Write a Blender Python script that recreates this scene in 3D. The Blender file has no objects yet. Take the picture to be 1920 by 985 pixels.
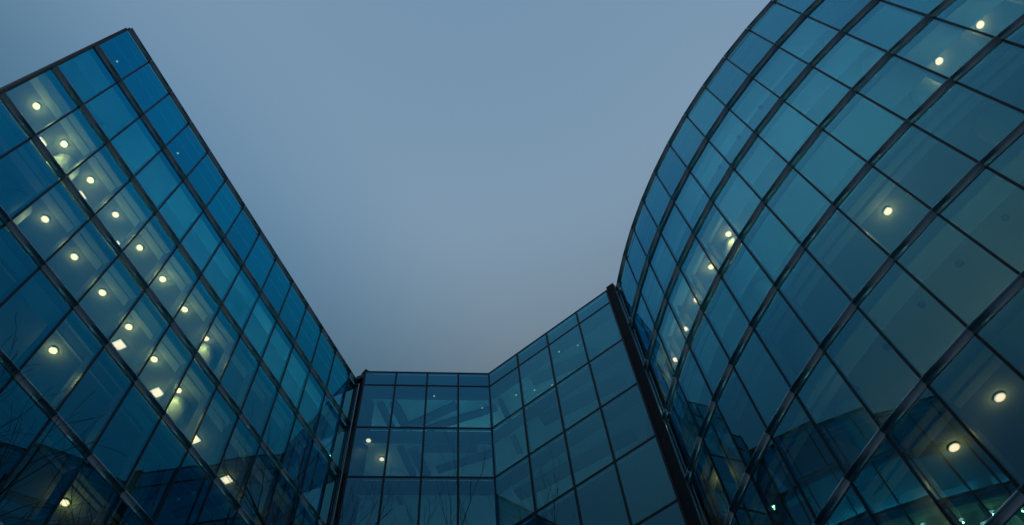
import bpy, bmesh, math, random
from mathutils import Matrix, Vector
random.seed(7)
SC = bpy.context.scene
COL = SC.collection

# ------------------------------------------------------------------ camera
EYE = 1.6
cd = bpy.data.cameras.new('camera'); cam = bpy.data.objects.new('camera', cd); COL.objects.link(cam)
RIGHT = Vector((0.99135, 0.11674, -0.05990)); DOWN = Vector((-0.13121, 0.88202, -0.45257)); FWD = Vector((0.0, 0.45652, 0.88971))
cam.matrix_world = Matrix(((RIGHT.x, -DOWN.x, -FWD.x, 0), (RIGHT.y, -DOWN.y, -FWD.y, 0), (RIGHT.z, -DOWN.z, -FWD.z, EYE), (0, 0, 0, 1)))
cd.sensor_width = 36; cd.lens = 1475.16 / 1920 * 36; cd.clip_end = 5000; cd.clip_start = .05
SC.camera = cam
F = 1475.16
def pixel_ray(px, py):
    return (RIGHT * ((px - 960) / F) + DOWN * ((py - 492.5) / F) + FWD)
def pixel_at_z(px, py, z):
    w = pixel_ray(px, py); w = w * ((z - EYE) / w.z); return Vector((w.x, w.y))

# ------------------------------------------------------------------ dusk sky
SC.view_settings.view_transform = 'Standard'; SC.view_settings.look = 'None'; SC.view_settings.exposure = 0; SC.view_settings.gamma = 1
SC.cycles.use_denoising = True; SC.cycles.max_bounces = 10; SC.cycles.diffuse_bounces = 4; SC.cycles.glossy_bounces = 4; SC.cycles.transparent_max_bounces = 24
SC.cycles.sample_clamp_indirect = 3
world = bpy.data.worlds.new('World'); SC.world = world; world.use_nodes = True
nt = world.node_tree; N = nt.nodes; LK = nt.links
bg = N['Background']; tc = N.new('ShaderNodeTexCoord')
sep = N.new('ShaderNodeSeparateXYZ'); LK.new(tc.outputs['Generated'], sep.inputs[0])
ramp = N.new('ShaderNodeValToRGB'); LK.new(sep.outputs['Z'], ramp.inputs[0])
cr = ramp.color_ramp; cr.interpolation = 'B_SPLINE'
stops = [(0.0, (.050, .058, .068)), (.60, (.058, .070, .084)), (.73, (.098, .122, .147)), (.82, (.145, .202, .250)),
         (.885, (.206, .300, .402)), (.93, (.208, .318, .438)), (.99, (.168, .286, .42))]
while len(cr.elements) < len(stops): cr.elements.new(.5)
for e, (p, c) in zip(cr.elements, stops): e.position = p; e.color = (*c, 1)
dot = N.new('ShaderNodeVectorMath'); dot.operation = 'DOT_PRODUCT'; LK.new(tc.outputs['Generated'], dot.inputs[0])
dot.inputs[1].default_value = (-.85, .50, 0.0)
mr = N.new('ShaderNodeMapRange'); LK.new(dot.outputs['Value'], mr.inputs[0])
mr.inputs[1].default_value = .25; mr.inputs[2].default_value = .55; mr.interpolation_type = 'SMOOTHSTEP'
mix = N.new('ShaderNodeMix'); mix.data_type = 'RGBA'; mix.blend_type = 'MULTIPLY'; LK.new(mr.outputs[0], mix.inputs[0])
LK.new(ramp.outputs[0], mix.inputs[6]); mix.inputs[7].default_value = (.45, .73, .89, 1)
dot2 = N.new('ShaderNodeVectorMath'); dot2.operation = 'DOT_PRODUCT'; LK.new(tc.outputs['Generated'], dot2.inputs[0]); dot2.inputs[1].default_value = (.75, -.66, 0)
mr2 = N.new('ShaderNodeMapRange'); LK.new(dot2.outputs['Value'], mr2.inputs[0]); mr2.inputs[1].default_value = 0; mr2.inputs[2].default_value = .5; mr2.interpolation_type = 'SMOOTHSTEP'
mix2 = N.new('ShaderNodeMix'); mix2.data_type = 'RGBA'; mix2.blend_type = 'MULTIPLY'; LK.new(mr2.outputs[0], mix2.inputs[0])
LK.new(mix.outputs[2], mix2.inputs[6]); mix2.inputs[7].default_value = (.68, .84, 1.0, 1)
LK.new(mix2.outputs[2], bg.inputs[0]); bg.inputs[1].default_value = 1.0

# ------------------------------------------------------------------ materials
def new_mat(name):
    m = bpy.data.materials.new(name); m.use_nodes = True
    return m, m.node_tree.nodes, m.node_tree.links, m.node_tree.nodes['Principled BSDF']
def paint(name, col, rough=.6, metal=0., var=.12, scale=3., bump=0.):
    m, n, l, b = new_mat(name)
    t = n.new('ShaderNodeTexCoord'); z = n.new('ShaderNodeTexNoise'); z.inputs['Scale'].default_value = scale; z.inputs['Detail'].default_value = 5
    l.new(t.outputs['Object'], z.inputs['Vector'])
    mx = n.new('ShaderNodeMix'); mx.data_type = 'RGBA'; l.new(z.outputs['Fac'], mx.inputs[0])
    mx.inputs[6].default_value = (*[c * (1 - var) for c in col], 1); mx.inputs[7].default_value = (*[min(1, c * (1 + var)) for c in col], 1)
    l.new(mx.outputs[2], b.inputs['Base Color']); b.inputs['Roughness'].default_value = rough; b.inputs['Metallic'].default_value = metal
    mr_ = n.new('ShaderNodeMapRange'); l.new(z.outputs['Fac'], mr_.inputs[0]); mr_.inputs[3].default_value = max(.03, rough - .06); mr_.inputs[4].default_value = min(1, rough + .06)
    l.new(mr_.outputs[0], b.inputs['Roughness'])
    if bump:
        bp = n.new('ShaderNodeBump'); bp.inputs['Strength'].default_value = bump; l.new(z.outputs['Fac'], bp.inputs['Height']); l.new(bp.outputs[0], b.inputs['Normal'])
    return m
def glass(name, refl, trans, f0=.42):
    """solar control glass: a tinted reflecting coat over a tinted clear body"""
    m, n, l, b = new_mat(name); n.remove(b); out = n['Material Output']
    g = n.new('ShaderNodeBsdfGlossy'); g.inputs['Roughness'].default_value = 0.0
    t = n.new('ShaderNodeBsdfTransparent'); t.inputs[0].default_value = (*trans, 1)
    oi = n.new('ShaderNodeObjectInfo')
    mx = n.new('ShaderNodeMix'); mx.data_type = 'RGBA'; l.new(oi.outputs['Random'], mx.inputs[0])
    mx.inputs[6].default_value = (*[c * .86 for c in refl], 1); mx.inputs[7].default_value = (*[min(1, c * 1.08) for c in refl], 1)
    l.new(mx.outputs[2], g.inputs[0])
    lw = n.new('ShaderNodeLayerWeight'); lw.inputs[0].default_value = .35
    mp = n.new('ShaderNodeMapRange'); l.new(lw.outputs['Fresnel'], mp.inputs[0]); mp.inputs[3].default_value = f0; mp.inputs[4].default_value = 1.0
    ms = n.new('ShaderNodeMixShader'); l.new(mp.outputs[0], ms.inputs[0]); l.new(t.outputs[0], ms.inputs[1]); l.new(g.outputs[0], ms.inputs[2])
    l.new(ms.outputs[0], out.inputs[0]); return m
def clear(name, trans):
    m, n, l, b = new_mat(name); n.remove(b); t = n.new('ShaderNodeBsdfTransparent'); t.inputs[0].default_value = (*trans, 1)
    l.new(t.outputs[0], n['Material Output'].inputs[0]); return m
def emit(name, col, s):
    m, n, l, b = new_mat(name); b.inputs['Base Color'].default_value = (*col, 1)
    b.inputs['Emission Color'].default_value = (*col, 1); b.inputs['Emission Strength'].default_value = s; return m
M = dict(
    glass_left=glass('blue_coated_glass', (.020, .60, 1.0), (.30, .86, .93), .40),
    glass_right=glass('teal_coated_glass', (.22, .73, 1.0), (.33, .84, .95), .45),
    glass_mid=glass('link_coated_glass', (.18, .68, 1.0), (.30, .84, .90), .40),
    glass_in=clear('inner_glass_face', (.92, .98, .97)),
    cap=paint('satin_dark_metal', (.54, .66, .73), .33, .92, .2, 2.5),
    mull=paint('anodised_black_metal', (.012, .013, .022), .45, .3),
    pier=paint('black_cladding', (.008, .018, .032), .6, .0, .2, 1.2),
    slab=paint('pale_screed', (.36, .35, .33), .8),
    ceiling=paint('ceiling_paint', (.32, .32, .31), .9, 0, .08, 1.5),
    white=paint('white_paint', (.78, .78, .74), .8, 0, .05, 1.5),
    blind=paint('blind_fabric', (.86, .87, .84), .9, 0, .05, 6),
    fascia=paint('dark_fascia', (.05, .055, .065), .8),
    core=paint('core_plaster', (.45, .44, .40), .9),
    fin_grey=paint('grey_fin_paint', (.22, .22, .21), .7),
    sensor=paint('grey_plastic', (.05, .055, .06), .5),
    clad=paint('rear_cladding', (.16, .17, .18), .6, .2, .15, .6),
    floor=paint('carpet', (.12, .12, .13), .95),
    bark=paint('bark', (.020, .017, .015), .9, 0, .35, 14, .3),
    paving=paint('paving', (.26, .25, .24), .85, 0, .25, .7, .2),
    lamp=emit('warm_lamp', (1, .37, .27), 3.5),
    lamp_dim=emit('dim_lamp', (1, .6, .30), 1.3),
)

_n = M['blind'].node_tree.nodes; _l = M['blind'].node_tree.links
_t = _n.new('ShaderNodeBsdfTranslucent'); _t.inputs[0].default_value = (.85, .86, .82, 1); _m = _n.new('ShaderNodeMixShader'); _m.inputs[0].default_value = .45
_l.new(_n['Principled BSDF'].outputs[0], _m.inputs[1]); _l.new(_t.outputs[0], _m.inputs[2]); _l.new(_m.outputs[0], _n['Material Output'].inputs[0])
for _k, _c, _s in (('fill_soft', (.50, .84, 1), 5.0), ('fill_mid', (.42, .87, 1), 28.0), ('fill_warm', (1, .62, .36), 17.0), ('fill_drum', (.42, .86, 1), 27.0)):
    M[_k] = emit('added_' + _k, _c, _s)  # emission for the added fill strips that brighten the storeys from behind

M['pier'].node_tree.nodes['Principled BSDF'].inputs['Specular IOR Level'].default_value = .18
# ------------------------------------------------------------------ helpers
def mesh_from(verts, faces, mats=('slab',), fm=None, name='mesh', smooth=False):
    me = bpy.data.meshes.new(name); me.from_pydata([tuple(v) for v in verts], [], faces)
    for k in mats: me.materials.append(M[k])
    if fm: me.polygons.foreach_set('material_index', fm)
    if smooth: me.polygons.foreach_set('use_smooth', [True] * len(me.polygons))
    me.update(); return me
def box_mesh(x0, x1, y0, y1, z0, z1, mats=('slab',), fm=None):
    v = [(x, y, z) for z in (z0, z1) for y in (y0, y1) for x in (x0, x1)]
    f = [(0, 1, 5, 4), (1, 3, 7, 5), (3, 2, 6, 7), (2, 0, 4, 6), (0, 2, 3, 1), (4, 5, 7, 6)]   # front(-y), right, back, left, bottom, top
    return mesh_from(v, f, mats, fm)
def link(name, data, parent=None, mw=None):
    o = bpy.data.objects.new(name, data); COL.objects.link(o)
    if parent is not None:
        o.parent = parent; o.matrix_local = parent.matrix_basis.inverted() @ (mw or Matrix())
    else: o.matrix_world = mw or Matrix()
    return o
def tag(o, label=None, cat=None, group=None, kind=None):
    for k, v in (('label', label), ('category', cat), ('group', group), ('kind', kind)):
        if v: o[k] = v
    return o
def thing(name, loc, label, cat, group=None):
    o = bpy.data.objects.new(name, None); COL.objects.link(o); o.location = loc; o.empty_display_size = .2
    o.matrix_basis = Matrix.Translation(loc)
    return tag(o, label, cat, group)

class Facade:
    """a run of glazing bays; station j (real) and depth y behind the glass give a plan point"""
    def __init__(s, pts, depth_pt): s.pts = pts; s.n = len(pts) - 1; s.at = depth_pt
    def bay(s, i, z):
        a, b = s.pts[i], s.pts[i + 1]; x = (b - a); L = x.length; x = x / L
        return Matrix(((x.x, -x.y, 0, a.x), (x.y, x.x, 0, a.y), (0, 0, 1, z), (0, 0, 0, 1))), L
    def ring(s, j0, j1, y0, y1, z0, z1, mat, sub=1):
        js = [j0] + [k for k in range(math.ceil(j0 + 1e-6), math.ceil(j1 - 1e-6))] + [j1]
        v = []
        for j in js:
            for (y, z) in ((y0, z0), (y1, z0), (y1, z1), (y0, z1)):
                p = s.at(j, y); v.append((p.x, p.y, z))
        f = [(3, 2, 1, 0)]
        for q in range(len(js) - 1):
            b = 4 * q
            for e in range(4): f.append((b + e, b + (e + 1) % 4, b + 4 + (e + 1) % 4, b + 4 + e))
        b = 4 * (len(js) - 1); f.append((b, b + 1, b + 2, b + 3))
        return mesh_from(v, f, (mat,))

# left wing: straight facade; drum: convex; link: two flat faces
LP0 = Vector((-15.154, 4.708)); LD = Vector((.27972, .96008)); LN = Vector((-LD.y, LD.x)); LB = 1.533
left = Facade([LP0 + LD * (LB * i) for i in range(14)] + [LP0 + LD * (LB * 13.54)],
              lambda j, y: LP0 + LD * (LB * min(j, 13.54)) + LN * y)
DC = Vector((30.6696, 26.1828)); DR = 25.837; DA0 = math.radians(-167.2076); DS = math.radians(3.4601)
def drum_at(j, y):
    a = DA0 + DS * j; return DC + Vector((math.cos(a), math.sin(a))) * (DR - y)
ND = 26
drum = Facade([drum_at(-.32, 0)] + [drum_at(i, 0) for i in range(ND + 1)], lambda j, y: drum_at(-.32 if j < 1e-6 else j - 1, y))
SM = 1.0225
MP = [Vector(p) * 36 * SM for p in ((-.24138, .66433), (-.05798, .69760), (.13187, .57907))]
d1 = (MP[1] - MP[0]).normalized(); d2 = (MP[2] - MP[1]).normalized(); n1 = Vector((-d1.y, d1.x)); n2 = Vector((-d2.y, d2.x))
mit = (n1 + n2) / (1 + n1.dot(n2))
def link_at(j, y):
    if j <= 4: t = j / 4; return MP[0].lerp(MP[1], t) + n1.lerp(mit, t) * y
    t = (j - 4) / 4; return MP[1].lerp(MP[2], t) + mit.lerp(n2, t) * y
mid = Facade([link_at(j, 0) for j in range(9)], link_at)

H = 37.6; ST = 3.6
def cap_mesh(L):
    # a canopy-like cover strip: concave cove below a projecting rounded nose
    v = []; A = .120; seg = 8
    prof = [(0.0, -.15), (-.034, -.15)] + [(-.034 - A * (1 - math.cos(math.pi / 2 * k / seg)), -.15 + .145 * math.sin(math.pi / 2 * k / seg)) for k in range(1, seg + 1)]
    prof += [(-.162, .006), (-.168, .022), (-.160, .038), (-.145, .045), (0, .045)]
    for x in (.006, L - .006):
        for (y, z) in prof: v.append((x, y, z))
    n = len(prof); f = [tuple(reversed(range(n))), tuple(range(n, 2 * n))]
    for k in range(n):
        f.append((k, (k + 1) % n, n + (k + 1) % n, n + k))
    me = mesh_from(v, f, ('cap',))
    me.polygons.foreach_set('use_smooth', [False, False] + [1 <= k < n - 2 for k in range(n)]); me.update()
    return me

def glaze(fc, root, rows, gmat, capped, mw=.07, tilt=.0028, z_top=H):
    """panes, mullions and transoms for every bay and storey.  rows = list of z levels from the top down"""
    cache = {}
    for i in range(fc.n):
        for k in range(len(rows) - 1):
            zt, zb = rows[k], rows[k + 1]
            mtx, L = fc.bay(i, zb)
            key = (round(L, 3), round(zt - zb, 3))
            if key not in cache:
                cache[key] = box_mesh(.012, L - .012, -.012, .016, .012, zt - zb - .012, (gmat, 'glass_in'), [0, 1, 1, 1, 1, 1])
            tl = Matrix.Translation((L / 2, 0, (zt - zb) / 2)) @ Matrix.Rotation(random.gauss(0, tilt), 4, 'X') @ Matrix.Rotation(random.gauss(0, tilt), 4, 'Z') @ Matrix.Translation((-L / 2, 0, -(zt - zb) / 2))
            link('pane', cache[key], root, mtx @ tl)
    for i in range(fc.n + 1):
        mtx, L = fc.bay(min(i, fc.n - 1), 0)
        x = L if i == fc.n else 0
        key = ('m', round(x, 3))
        if key not in cache:
            cache[key] = box_mesh(x - mw / 2, x + mw / 2, -.035, .12, rows[-1], rows[0], ('mull',))
        link('mullion', cache[key], root, mtx)
    for i in range(fc.n):
        for k, z in enumerate(rows):
            mtx, L = fc.bay(i, z); key = ('c', round(L, 3))
            if key not in cache:
                cache[key] = cap_mesh(L) if capped else box_mesh(.02, L - .02, -.03, .11, -mw / 2, mw / 2, ('mull',))
            zz = z - (.06 if (k == 0 and capped) else (mw / 2 if k == 0 else 0))
            link('transom_cap' if capped else 'transom', cache[key], root, Matrix.Translation((0, 0, zz - z)) @ mtx)

def fill_strips(fc, root, rows, table, drop=.40, y=4.3):  # added glowing strips, out of camera view, to lift blinds and ceilings
    for k, j0, j1, mt in table:
        link('added_fill_strip', fc.ring(j0, j1, y, y + .14, rows[k] - drop - .42, rows[k] - drop - .36, mt), root)
def storeys(fc, root, rows, depth, j1, ceil_strips, drop=.40, skip_first=False):
    for k in range(len(rows) - 1):
        z = rows[k]
        if skip_first and k == 0: continue
        link('floor_slab', fc.ring(0, j1, .13, depth, z - drop + .02, z - .03, 'slab'), root)
        for (a, b, mt, lo) in ceil_strips(k):
            nm = 'ceiling' if mt == 'ceiling' else 'curtain_box'
            link(nm, fc.ring(0, j1, a, min(b, depth), z - drop - lo, z - drop + .017, mt), root)
    link('core_wall', fc.ring(0, j1, depth, depth + .25, rows[-1], rows[0] - .45, 'core'), root)

def wing_strips(k):
    if k in (0, 4): return [(.20, .29, 'white', .03), (.29, .66, 'ceiling', .012), (.66, .74, 'white', .03), (.74, 9, 'ceiling', .012)]
    if k in (1,): return [(.16, .62, 'white', .03), (.66, 9, 'ceiling', .012)]
    if k in (2, 3): return [(.18, .42, 'white', .03), (.48, .80, 'white', .022), (.80, 9, 'ceiling', .012)]
    return [(.18, .34, 'white', .03), (.46, .62, 'white', .022), (.70, 9, 'ceiling', .012)]

ROWS = [H - ST * k for k in range(11)]
# ------------------------------------------------------------------ left wing
LW = thing('glass_office_wing', (LP0.x, LP0.y, 0), 'straight blue glass office wing with dark rounded transoms, on the left of the court', 'building')
glaze(left, LW, ROWS, 'glass_left', True)
storeys(left, LW, ROWS, 6.0, 13.54, wing_strips)
link('roof', left.ring(0, 13.54, .13, 14, H - .42, H - .06, 'clad'), LW)
def quad_wall(a, b, z0, z1, t, mat):
    d = (b - a).normalized(); n = Vector((-d.y, d.x)) * t; ps = [a, b, b + n, a + n]
    return mesh_from([(p.x, p.y, z) for z in (z0, z1) for p in ps], [(3, 2, 1, 0), (4, 5, 6, 7), (0, 1, 5, 4), (1, 2, 6, 5), (2, 3, 7, 6), (3, 0, 4, 7)], (mat,))
link('end_wall', quad_wall(left.at(0, .05), left.at(0, 14), 0, H - .06, .10, 'core'), LW)
link('end_cladding', mesh_from(*(lambda a, b: ([(p.x, p.y, z) for z in (0, H) for p in (a, b, b - LD * .04, a - LD * .04)], [(0, 1, 2, 3), (7, 6, 5, 4), (0, 4, 5, 1), (1, 5, 6, 2), (2, 6, 7, 3), (3, 7, 4, 0)]))(left.at(0, -.06), left.at(0, 14.1)), ('mull',)), LW)
link('rear_wall', left.ring(0, 13.54, 14, 14.3, 0, H - .06, 'clad'), LW)
link('plinth', left.ring(0, 13.54, .0, 14, 0, ROWS[-1] - .16, 'clad'), LW)

def cyl_mesh(r, z0, z1, mat, seg=28):
    v = [(r * math.cos(2 * math.pi * k / seg), r * math.sin(2 * math.pi * k / seg), z) for z in (z0, z1) for k in range(seg)]
    f = [(k, (k + 1) % seg, seg + (k + 1) % seg, seg + k) for k in range(seg)] + [tuple(reversed(range(seg))), tuple(range(seg, 2 * seg))]
    me = mesh_from(v, f, (mat,)); me.polygons.foreach_set('use_smooth', [True] * seg + [False, False]); me.update(); return me
COLM = cyl_mesh(.50, 0, ST - .43, 'white')
def columns(fc, root, js, rows):
    for j in js:
        for k in range(len(rows) - 1):
            p = fc.at(j, 1.62); link('column', COLM, root, Matrix.Translation((p.x, p.y, rows[k + 1] - .025)))
columns(left, LW, (2.05, 7.95), ROWS)
FIN = box_mesh(-.02, .02, .14, .50, 0, ST - .43, ('fin_grey',))
FIN_DEEP = box_mesh(-.02, .02, .36, .66, 0, ST - .43, ('fin_grey',))
def fins(fc, root, rows, ks, js, FIN=FIN):
    for k in ks:
        for j in js:
            mtx, L = fc.bay(j, rows[k + 1] - .025); link('partition_fin', FIN, root, mtx)
fins(left, LW, ROWS, (2, 3), range(1, 13)); fins(left, LW, ROWS, (4, 5), (3, 4, 5, 6, 7, 8))
def blinds(fc, root, rows, table):
    for (i, k), dr in table.items():
        if i >= fc.n: continue
        mtx, L = fc.bay(i, rows[k] - .43)
        h = dr * ST - .43
        if h <= .05: continue
        link('roller_blind', box_mesh(.06, L - .06, .145, .155, -h, 0, ('blind',)), root, mtx)
bl = {(0, 1): .49, (1, 1): .75, (2, 1): .76, (3, 1): .80, (4, 1): .58, (5, 1): .42, (6, 1): .42, (7, 1): .36, (9, 1): .40, (10, 1): .46, (11, 1): .3, (0, 2): .28, (12, 2): .5, (5, 3): .3, (8, 2): .3,
      (0, 3): .30, (2, 4): .25, (3, 4): .35, (6, 4): .25}
blinds(left, LW, ROWS, bl)

fill_strips(left, LW, ROWS, [(0, .5, 13, 'fill_soft'), (1, .5, 13, 'fill_mid'), (2, 8, 13, 'fill_soft'), (2, 0.4, 8, 'fill_warm'), (3, 1, 12, 'fill_soft'), (4, 2, 6, 'fill_soft')])
# ------------------------------------------------------------------ drum
DW = thing('glass_drum_building', (drum_at(6, 0).x, drum_at(6, 0).y, 0), 'curved teal glass drum building with thick metal transoms, on the right of the court', 'building')
glaze(drum, DW, ROWS, 'glass_right', True)
def drum_strips(k):
    if k in (0,): return [(.20, .29, 'white', .03), (.29, .66, 'ceiling', .012), (.66, .74, 'white', .03), (.74, 9, 'ceiling', .012)]
    if k in (1, 3): return [(.16, .36, 'white', .03), (.42, .95, 'white', .02), (.95, 9, 'ceiling', .012)]
    if k in (2,): return [(.16, .60, 'white', .03), (.66, 9, 'ceiling', .012)]
    return [(.18, .42, 'white', .03), (.56, .84, 'white', .022), (.84, 9, 'ceiling', .012)]
storeys(drum, DW, ROWS, 6.0, ND + 1, drum_strips)
columns(drum, DW, (5.1, 10.95, 16.8, 22.6), ROWS)
fins(drum, DW, ROWS, (2,), range(1, 6), FIN_DEEP); fins(drum, DW, ROWS, (3,), range(11, 15)); fins(drum, DW, ROWS, (6, 4), range(1, 9))
rb = random.Random(4)
bl = {}
for i in range(1, 15): bl[(i, 2)] = rb.choice([.5, .62, .95, .9, .42]) if i > 5 else rb.choice([.0, .3])
for i in range(4, 14): bl[(i, 3)] = rb.choice([.85, .6, .78, .9, .45]) if i not in (12, 13) else .5
for i in range(3, 12): bl[(i, 1)] = rb.choice([0, .35, .5, .6])
bl[(11, 2)] = .97; bl[(10, 2)] = .5; bl[(9, 2)] = .5; bl[(8, 2)] = .8; bl[(11, 1)] = .0
bl[(10, 3)] = .60; bl[(11, 3)] = .5; bl[(9, 3)] = .88; bl[(8, 3)] = .74
for i in range(6, 12): bl[(i, 5)] = .34
for i in range(8, 14): bl[(i, 6)] = .40
blinds(drum, DW, ROWS, bl)
fill_strips(drum, DW, ROWS, [(0, 1, 16, 'fill_soft'), (1, 1, 4, 'fill_soft'), (1, 4, 10, 'fill_drum'), (2, 1, 7, 'fill_drum'), (2, 7, 16, 'fill_drum'), (3, 4, 16, 'fill_drum'), (4, 5, 20, 'fill_soft'), (5, 5, 18, 'fill_warm')])
def disc_sector(r, a0, a1, z0, z1, mat, seg=64):
    v = [(DC.x, DC.y, z0), (DC.x, DC.y, z1)]
    for k in range(seg + 1):
        a = a0 + (a1 - a0) * k / seg
        for z in (z0, z1): v.append((DC.x + r * math.cos(a), DC.y + r * math.sin(a), z))
    f = []
    for k in range(seg):
        b = 2 + 2 * k; f += [(0, b + 2, b), (1, b + 1, b + 3), (b, b + 2, b + 3, b + 1)]
    return mesh_from(v, f, (mat,))
link('roof', disc_sector(DR - .13, DA0 - .32 * DS, DA0 - .32 * DS + 2 * math.pi, H - .42, H - .06, 'clad', 96), DW)
v = []; f = []; a0 = DA0 + ND * DS; a1 = DA0 - .32 * DS + 2 * math.pi
for k in range(61):
    a = a0 + (a1 - a0) * k / 60
    for r in (DR, DR - .3):
        for z in (0, H - .03): v.append((DC.x + r * math.cos(a), DC.y + r * math.sin(a), z))
for k in range(60):
    b = 4 * k; f += [(b, b + 4, b + 5, b + 1), (b + 2, b + 3, b + 7, b + 6), (b + 1, b + 5, b + 7, b + 3), (b, b + 2, b + 6, b + 4)]
link('rear_wall', mesh_from(v, f, ('clad',)), DW)
link('plinth', drum.ring(0, ND + 1, 0, 6.2, 0, ROWS[-1] - .16, 'clad'), DW)

# ------------------------------------------------------------------ link block between the wings
HM = EYE + 36 * SM
MROWS = [HM, HM - 1.28] + [HM - 1.28 - ST * k for k in range(1, 10)]
LK_ = thing('glass_link_block', (MP[1].x, MP[1].y, 0), 'folded flat glass link block with thin black grid, between the two wings', 'building')
glaze(mid, LK_, MROWS, 'glass_mid', False, mw=.10, tilt=.0007)
for k in range(1, len(MROWS) - 1):
    z = MROWS[k]
    link('fascia_beam', mid.ring(0, 8, .16, .34, z - .80, z - .05, 'fascia'), LK_)
    link('floor_slab', mid.ring(0, 8, .35, 7.2, z - .70, z - .10, 'slab'), LK_)
    link('ceiling', mid.ring(0, 8, .35, 7.2, z - .80, z - .705, 'white'), LK_)
fill_strips(mid, LK_, MROWS, [(1, .6, 3.6, 'fill_mid'), (1, 4.2, 7.6, 'fill_soft'), (2, .6, 7.6, 'fill_soft'), (3, .6, 7.6, 'fill_soft')], drop=.80, y=4.8)
link('header_panel', mid.ring(0, 8, .2, .3, MROWS[1] + .06, HM - .12, 'fascia'), LK_)
link('roof', mid.ring(0, 8, .13, 9, HM - .5, HM - .10, 'clad'), LK_)
link('core_wall', mid.ring(0, 8, 7.2, 7.45, 0, HM - .5, 'core'), LK_)
link('rear_wall', mid.ring(0, 8, 9, 9.3, 0, HM - .10, 'clad'), LK_)
link('plinth', mid.ring(0, 8, 0, 7.2, 0, MROWS[-1] - .06, 'clad'), LK_)
# diagonal beams under the link ceilings, each laid out on its ceiling plane
def beam(a, b, w, z, hgt=.42):
    d = (b - a).normalized(); n = Vector((-d.y, d.x)) * w
    ps = [a - n * .5, b - n * .5, b + n * .5, a + n * .5]
    return mesh_from([(p.x, p.y, q) for q in (z - hgt, z) for p in ps], [(3, 2, 1, 0), (4, 5, 6, 7), (0, 1, 5, 4), (1, 2, 6, 5), (2, 3, 7, 6), (3, 0, 4, 7)], ('fascia',))
def inside(p):   # keeps beams behind the fascia
    for a, n in ((MP[0], n1), (MP[1], n2)):
        dd = (p - a).dot(n)
    return p
for k, segs in ((1, [((735, 762), (792, 740), .5), ((765, 802), (905, 738), .6), ((800, 806), (930, 765), .5), ((728, 738), (764, 806), .6), ((704, 738), (736, 806), .45), ((932, 742), (1120, 663), .8), ((925, 790), (1180, 590), .0), ((935, 745), (955, 790), .35)]),
                (2, [((770, 838), (800, 893), .6), ((795, 842), (925, 842), .5), ((820, 882), (925, 850), .5), ((750, 838), (775, 893), .4), ((935, 830), (1170, 712), .8), ((955, 800), (975, 850), .35)]),
                (3, [((745, 940), (860, 915), .5), ((970, 930), (1190, 815), .8)])):
    z = MROWS[k] - .80
    for (a, b, w) in segs:
        if w <= 0: continue
        o_, n_ = (MP[0], n1) if a[0] < 915 else (MP[1], n2)
        pa, pb = pixel_at_z(*a, z - .1), pixel_at_z(*b, z - .1)
        da, db = (pa - o_).dot(n_), (pb - o_).dot(n_); lim = .36 + w * .4
        if da < lim < db: pa = pa.lerp(pb, (lim - da) / (db - da))
        elif db < lim < da: pb = pb.lerp(pa, (lim - db) / (da - db))
        elif da < lim: pa = pa + n_ * (lim - da); pb = pb + n_ * (lim - db)
        link('ceiling_beam', beam(pa, pb, w * .8, z + .004 - .004 * (w * 10 % 3), .16), LK_)
def box_between(a, b, z0, z1, t, mat): return quad_wall(a, b, z0, z1, t, mat)
# corner piers closing the gaps to the wings
LE = left.pts[-1]; DE = drum_at(-.32, 0)
def clad_pier(a, b, top):
    dd = (b - a).normalized(); nn = Vector((-dd.y, dd.x))
    link('corner_pier', quad_wall(a + dd * .02 + nn * .025, b - dd * .02 + nn * .025, 0, top - .03, .86, 'mull'), LK_)
    z = top
    while z > .2:
        z0 = max(0, z - ST / 2 + .012); link('pier_panel', quad_wall(a + nn * random.uniform(0, .006), b + nn * random.uniform(0, .006), z0, z, .9, 'pier'), LK_); z -= ST / 2
clad_pier(LE + Vector((.12, .10)), MP[0] + d1 * -.04, HM + .25)
clad_pier(MP[2] + d2 * .04, MP[2] + d2 * .47, HM + .30)
link('pier_return', quad_wall(MP[2] + d2 * .62 + n2 * .3, DE + Vector((.3, .35)), 0, HM - .25, .6, 'pier'), LK_)
link('pier_cap', quad_wall(LE + Vector((.0, .25)), MP[0] - d1 * .5 + n1 * .22, HM - .5, HM - .2, .5, 'mull'), LK_)
# slim pale edge trims where each wing's glazing stops
for root, p, dx in ((LW, LE, LD), (DW, DE, (drum_at(-.32, 0) - drum_at(.0, 0)).normalized())):
    q = p + dx * .02
    link('edge_trim', quad_wall(q - dx * .0 - Vector((-dx.y, dx.x)) * (.10 if root is LW else -.10), q + dx * .07 - Vector((-dx.y, dx.x)) * (.10 if root is LW else -.10), 0, H + .02, .10 if root is LW else -.10, 'cap'), root)

SENS = cyl_mesh(.095, -.07, 0, 'sensor', 16)
for root, fc, rr, k, js, dp in ((DW, drum, ROWS, 5, (4.6, 5.6, 6.6, 7.55, 8.6, 9.6, 10.6), 1.30), (DW, drum, ROWS, 1, (5.5, 6.5, 7.5), 1.0), (LW, left, ROWS, 0, (1.6, 2.57), .98), (LW, left, ROWS, 3, (.8,), 1.3)):
    for j in js:
        p = (drum_at(j, dp) if fc is drum else fc.at(j, dp)); link('smoke_detector', SENS, root, Matrix.Translation((p.x, p.y, rr[k] - .412)))

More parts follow.
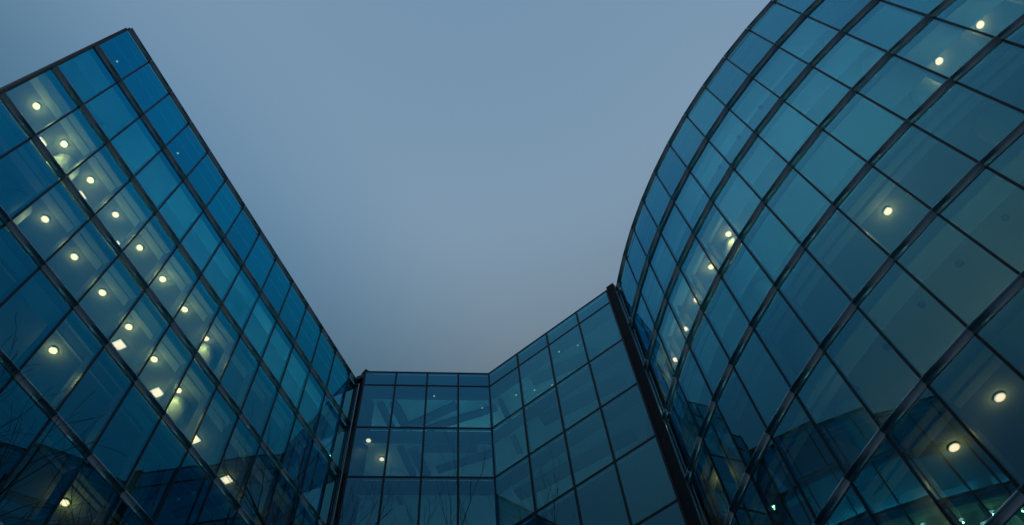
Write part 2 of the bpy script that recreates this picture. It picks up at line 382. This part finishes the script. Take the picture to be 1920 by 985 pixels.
# ------------------------------------------------------------------ lights in the ceilings
RIM = cyl_mesh(.14, -.045, 0, 'white', 20); DISC = cyl_mesh(.115, -.052, -.030, 'lamp', 20)
SQR = box_mesh(-.20, .20, -.20, .20, -.04, 0, ('white',)); SQD = box_mesh(-.175, .175, -.175, .175, -.048, -.03, ('lamp',))
TINY = cyl_mesh(.055, -.03, 0, 'white', 12); TIND = cyl_mesh(.045, -.036, -.02, 'lamp_dim', 12)
ORD = ['first', 'second', 'third', 'fourth', 'fifth', 'sixth', 'seventh', 'eighth', 'ninth', 'tenth', 'eleventh', 'twelfth', 'thirteenth', 'fourteenth']
LDATA = {}
def lamp_data(kind, power):
    if (kind, power) not in LDATA:
        d = bpy.data.lights.new('bulb', 'SPOT' if kind == 'spot' else 'POINT'); d.energy = power; d.color = (1, .45, .14)
        d.shadow_soft_size = .05
        if kind == 'spot': d.spot_size = math.radians(104); d.spot_blend = .18
        LDATA[(kind, power)] = d
    return LDATA[(kind, power)]
def downlight(p, z, rot, label, group, style='round', spot=44, glow=11):
    t = thing('ceiling_downlight', (p.x, p.y, z), label, 'ceiling light', group)
    t.matrix_basis = Matrix.Translation((p.x, p.y, z)) @ Matrix.Rotation(rot, 4, 'Z')
    a, b = {'round': (RIM, DISC), 'square': (SQR, SQD), 'tiny': (TINY, TIND)}[style]
    mw = t.matrix_basis
    link('trim_ring' if style != 'square' else 'frame', a, t, mw); link('diffuser', b, t, mw)
    if style != 'tiny':
        q_ = random.choice((.7, .9, 1.0, 1.25)); spot = round(spot * q_, 1); glow = round(glow * q_, 1)
        if spot: link('bulb', lamp_data('spot', spot), t, mw @ Matrix.Translation((0, 0, -.07)))
        if glow: link('glow_bulb', lamp_data('point', glow), t, mw @ Matrix.Translation((0, 0, -.24)))
    return t
lrot = math.atan2(LD.y, LD.x)
for k, js in ((2, range(0, 8)), (3, range(2, 8)), (4, (4,)), (5, (6,))):
    for j in js:
        downlight(left.at(j + .58, 1.13 if k < 4 else 1.2), ROWS[k] - .412, lrot, f'round downlight, left wing, {ORD[k]} storey below roof, {ORD[j]} bay from outer corner', 'round downlights in the straight left wing')
for k, js in ((2, (1.33, 2.82, 4.31)), (3, (5.90, 7.42, 9.02, 10.51))):
    for j in js:
        downlight(left.at(j, 1.88), ROWS[k] - .412, lrot, f'square light, left wing, {ORD[k]} storey below roof, {ORD[int(j)]} bay from outer corner', 'square lights in the straight left wing', 'square', 50, 7)
for j in (0, 3):
    downlight(left.at(j + .62, 1.09), ROWS[0] - .412, lrot, f'small dim spotlight, top storey of left wing, {ORD[j]} bay from outer corner', 'small spotlights in the straight left wing', 'tiny')
for (k, j, dp, st) in ((3, 11.57, 1.11, 'round'), (3, 10.53, 1.14, 'round'), (4, 7.48, 1.22, 'round'), (2, 4.41, 1.10, 'round'), (2, 3.36, 1.09, 'round'), (2, 2.28, 1.07, 'round'), (2, 1.29, 1.05, 'round'), (2, .24, 1.02, 'round'),
                       (6, 6.38, 1.45, 'round'), (6, 5.30, 1.45, 'tiny2'), (6, 4.21, 1.42, 'tiny2'), (4, .11, 1.08, 'round'), (2, 11.55, 1.14, 'tiny')):
    sty = 'round' if st == 'tiny2' else st
    w = {'round': 'lit downlight', 'tiny2': 'lit downlight', 'tiny': 'small dim spotlight'}[st]
    downlight(drum_at(j, dp), ROWS[k] - .412, DA0 + DS * j, f'{w}, curved drum, {ORD[k]} storey below roof, {ORD[int(j)]} bay from link block', 'downlights in the curved drum', sty, 44 if k < 6 else 24, 11 if k < 6 else 6)
rows_m = ((2, 691, 826, 'round', 'upper left of two round downlights beside the pier, left face of link block'), (2, 716, 861, 'round', 'lower right of two round downlights beside the pier, left face of link block'),
          (1, 814, 743, 'tiny', 'tiny spotlight in third bay of the link block left face'), (1, 904, 765, 'tiny', 'tiny spotlight in link block left face, next to the fold'),
          (1, 968, 741, 'tiny', 'tiny spotlight in first bay of the link block right face'), (1, 1002, 732, 'tiny', 'tiny spotlight in second bay of link block right face, at mid pane'),
          (1, 1035, 722, 'tiny', 'tiny spotlight in second bay of link block right face, in pane corner'), (1, 1048, 660, 'tiny', 'left tiny spotlight of a pair, third bay of link block right face'),
          (1, 1083, 648, 'tiny', 'right tiny spotlight of a pair, third bay of link block right face'), (2, 1164, 705, 'tiny', 'tiny spotlight in last bay of link block right face, near the pier'))
for (k, px, py, st, lb) in rows_m:
    z = MROWS[k] - .805; downlight(pixel_at_z(px, py, z - .03), z, 0, lb, 'spotlights in the link block', st, 30, 3)

# ------------------------------------------------------------------ ground
me = mesh_from([(-1500, -1500, 0), (1500, -1500, 0), (1500, 1500, 0), (-1500, 1500, 0)], [(0, 1, 2, 3)], ('paving',))
tag(link('ground', me), kind='structure')

# ------------------------------------------------------------------ bare trees
def tree(name, base, height, seed, label, lean=(0, 0), spread=.55, levels=5, up=.25):
    rg = random.Random(seed); root = thing(name, (base.x, base.y, 0), label, 'tree')
    V = []; Fc = []
    def tube(pts, rads, seg):
        b0 = len(V)
        for i, p in enumerate(pts):
            d = (pts[min(i + 1, len(pts) - 1)] - pts[max(i - 1, 0)]).normalized()
            a = d.cross(Vector((.3, .9, .2))).normalized(); b = d.cross(a)
            for k in range(seg):
                t = 2 * math.pi * k / seg; V.append(p + (a * math.cos(t) + b * math.sin(t)) * rads[i])
        for i in range(len(pts) - 1):
            for k in range(seg):
                q = b0 + i * seg; Fc.append((q + k, q + (k + 1) % seg, q + seg + (k + 1) % seg, q + seg + k))
    def grow(p, d, L, r, lev):
        n = 7 if lev < 3 else 5; pts = [p.copy()]; rads = [r]; dd = d.copy()
        for i in range(n):
            dd = (dd + Vector((rg.gauss(0, .13), rg.gauss(0, .13), rg.gauss(0, .09) + up * .10))).normalized()
            p = p + dd * (L / n); pts.append(p.copy()); rads.append(max(.0035, r * (1 - .62 * (i + 1) / n)))
        tube(pts, rads, 8 if lev == 0 else (5 if lev < 3 else 3))
        if lev >= levels: return
        nc = (6, 5, 4, 4, 3, 2)[lev]
        for c in range(nc):
            t = .35 + .65 * (c + rg.random() * .7) / nc; i = min(n, max(1, int(t * n))); q = pts[i]
            ax = dd.orthogonal().normalized(); ax.rotate(Matrix.Rotation(rg.random() * 6.283, 3, dd))
            nd = (pts[i] - pts[i - 1]).normalized() * (1 - spread) + ax * spread + Vector((0, 0, up * .5)); nd.normalize()
            grow(q, nd, L * rg.uniform(.50, .70), rads[i] * .68, lev + 1)
    grow(Vector((base.x, base.y, -.05)), Vector((lean[0], lean[1], 1)).normalized(), height * .52, height * .017, 0)
    nt_ = 0
    # first tube is the trunk, everything after it the crown
    nv = 8 * 8; nf = 7 * 8
    link('trunk', mesh_from(V[:nv], Fc[:nf], ('bark',), smooth=True), root)
    link('crown', mesh_from(V[nv:], [tuple(i - nv for i in f_) for f_ in Fc[nf:]], ('bark',), smooth=True), root)
    return root
tree('bare_tree', Vector((-10.9, 6.2)), 15.6, 3, 'leafless tree with fine dark twigs in front of the straight left wing', (-.03, -.02), .44)
tree('bare_tree', Vector((-3.1, 15.4)), 20.0, 11, 'leafless tree whose top twigs rise before the folded link block', (-.02, 0), .34, 5, .6)
